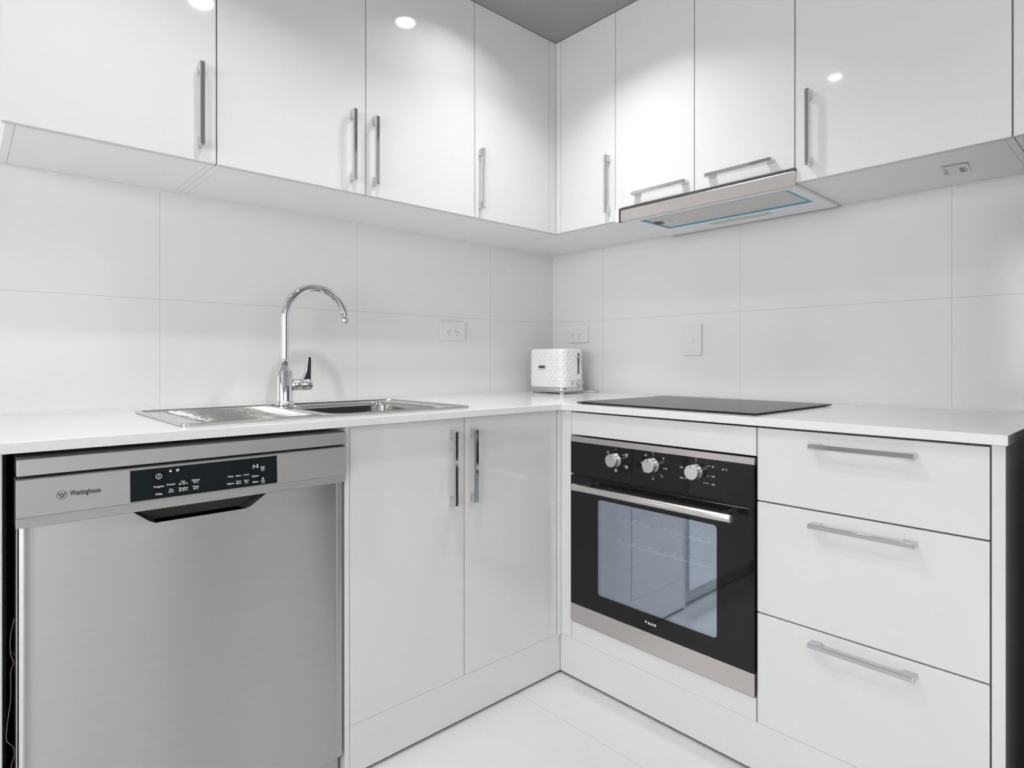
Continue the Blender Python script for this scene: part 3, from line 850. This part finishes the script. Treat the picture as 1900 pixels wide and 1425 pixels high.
    tick(k0 + .031, .7255, .006, .0008); tick(k0 + .029, .7580, .008, .0008)
    k1 = 1.0315; L = B3[1]
    L.text('0', S, k1, .7760, fn, .0003); tick(k1, .7690, .001, .004)
    for s, a, b in (('20', .034, .7640), ('40', .043, .7360), ('50', .030, .7120), ('60', 0, .7010), ('100', -.030, .7180), ('120', -.040, .7430)):
        L.text(s, S, k1 + a, b, fn, .0003)
    for a, b in ((.035, .7360), (.024, .7170), (0, .7080)): tick(k1 + a, b, .004, .0008)
    L.prism(circ(k1 - .026, .7670, .0035), fn, .0001, .0003, holes=[circ(k1 - .026, .7670, .0026)])
    k2 = 1.1690; L = B3[2]
    L.text('0', S, k2, .7810 - .004, fn, .0003); tick(k2, .7700, .001, .004)
    for s, a, b in (('50', .050, .7600), ('100', .050, .7340), ('150', .050, .7130), ('200', -.045, .7180), ('250', -.045, .7470)):
        L.text(s, S, k2 + a, b, fn, .0003)
    for a, b, w in ((.037, .7605, .010), (.036, .7340, .008), (.030, .7140, .018), (-.033, .7180, .010)): tick(k2 + a, b, w, .0007)
    L = B3[3]
    L.text('\u00b0C', S, 1.2560, .7570, fn, .0003); L.prism(circ(1.2470, .7570, .0018, 12), fn, .0001, .0003)
    for b3, nm in zip(B3, ('function_symbol', 'timer_number', 'temperature_number', 'degree_mark')): split_build(b3, nm, INK, cp, 'white printed ' + nm.replace('_', ' '))
    W = MB().text('eur\u00f8', .0150, 1.0270, .2815, fn, .0003, bold=.0001)
    W.prism(rect(1.0040, 1.0085, .2790, .2850), fn, .0001, .0003)
    W.build('maker_lettering', INK, d, label='white maker lettering')
oven()

def drawers():
    t = thing('drawer_cabinet', 'white three-drawer base cabinet right of the oven', 'cabinet', (-.33, -1.57, 0), 'white base cabinets')
    m = MB()
    m.box(XO, -.002, -1.3515, -1.3355, ZK, ZT - TT - .001).box(XO, -.002, -1.8020, -1.7860, ZK, ZT - TT - .001)
    m.box(XO, -.002, -1.7860, -1.3515, ZK, ZK + .016).box(-.012, -.002, -1.7860, -1.3515, ZK + .016, ZT - TT - .001)
    m.box(XO, XO + .03, -1.7860, -1.3515, .68, .70).box(XO, XO + .03, -1.7860, -1.3515, .40, .42).box(XO, XO + .06, -1.7860, -1.3515, .86, ZT - TT - .001)
    m.build('carcass', DARK, t)  # dark colour stands in for the shadow in the drawer gaps
    for z0, z1, hz in ((.6920, .8735, .8430), (.4120, .6885, .6580), (ZK + .0002, .4085, .3810)):
        d = doorR(t, 'drawer', -1.8005, -1.3365, z0, z1, XB)
        handle(d, (XB, -1.5745, hz), 'R', False)
drawers()
ep = MB().box(XB - .001, -.002, -1.8250, -1.8035, .0005, ZT - TT - .0005, .0008).build('end_panel', WHITE)
tag(ep, 'white upright end panel closing the drawers on the right', 'panel', 'white end panels')

# ------------------------------------------------------------------ out-of-view appliance added to darken the gap beyond the end panel
def added_fridge():
    t = thing('added_refrigerator', 'dark charcoal appliance added out of view to shade the gap by the right end panel', 'added_refrigerator', (-.33, -2.1, 0))
    ya, yb = -2.42, -1.872
    MB().box(-.640, -.04, ya, yb, .02, 1.50, .004).build('cabinet', FRIDGE, t)
    MB().box(-.690, -.645, ya, yb, .03, .52, .004).build('freezer_door', FRIDGE, t)
    MB().box(-.690, -.645, ya, yb, .53, 1.495, .004).build('fridge_door', FRIDGE, t)
added_fridge()

# ------------------------------------------------------------------ lights
def downlight(name, loc, power, spread=2.4, dia=.07, col=(1, .985, .965)):
    l = D.lights.new(name, 'AREA'); l.shape = 'DISK'; l.size = dia; l.energy = power; l.spread = spread; l.color = col
    o = D.objects.new(name, l); COL.objects.link(o); o.location = loc
    return o
def area(name, loc, rot, sx, sy, power, col=(1, 1, 1)):
    l = D.lights.new(name, 'AREA'); l.shape = 'RECTANGLE'; l.size = sx; l.size_y = sy; l.energy = power; l.color = col
    o = D.objects.new(name, l); COL.objects.link(o); o.location = loc; o.rotation_euler = rot
    return o
zl = ZC - .004
PW = dict(A=1.7, B=4.6, D=2.7, E=3.9, C=1.5, F=6, G=6, W1=76, W2=16)
LAMPS = (('A', -.905, -.645), ('B', -1.51, -1.02), ('D', -2.02, -.80), ('E', -.78, -.86), ('C', -2.82, -1.04), ('F', -1.88, -2.6), ('G', -.74, -2.6))  # E is fill added for the corner; F and G set for dishwasher streaks
for k, x, y in LAMPS:
    downlight('downlight_or_fill', (x, y, zl), PW[k], 2.06 if k in 'CE' else 2.25)
GLOW, nt_, b_ = new_mat('lamp_glow')
b_.inputs['Emission Color'].default_value = (1, .98, .95, 1); b_.inputs['Emission Strength'].default_value = 26
for k, x, y in LAMPS[1:2]:
    MB().lathe([(0, 0), (.026, 0), (.026, .0012), (0, .0012)], (x, y, ZC - .0022), (0, 0, 1), 32).build('downlight', GLOW, CEILING)
area('window_fill', (RX - .02, -2.3, 1.42), (0, -PI/2, 0), 1.3, 2.5, PW['W1'], (.99, .992, 1))  # fill light added behind the camera, set in the window opening
area('window_fill', (-2.3, RY - .02, 1.42), (PI/2, 0, 0), 2.5, 1.3, PW['W2'], (.99, .992, 1))  # weaker added fill in the other unseen window

w = D.worlds.new('World'); SC.world = w; w.use_nodes = True
w.node_tree.nodes['Background'].inputs[0].default_value = (.9, .95, 1, 1)
w.node_tree.nodes['Background'].inputs[1].default_value = .3

# ------------------------------------------------------------------ camera
cam = D.cameras.new('camera'); co = D.objects.new('camera', cam); COL.objects.link(co)
co.location = (-2.1351, -2.0403, 1.0410)
co.rotation_euler = (PI/2, 0, .8312 - PI/2)
cam.sensor_width = 36; cam.sensor_fit = 'HORIZONTAL'
cam.lens = 1118.22 / 1900 * 36
cam.shift_y = -(712.5 - 669.92) / 1900
cam.clip_start = .02
SC.camera = co

SC.view_settings.view_transform = 'Standard'; SC.view_settings.look = 'None'
SC.view_settings.gamma = 1; SC.view_settings.use_curve_mapping = False
SC.view_settings.exposure = 0.0
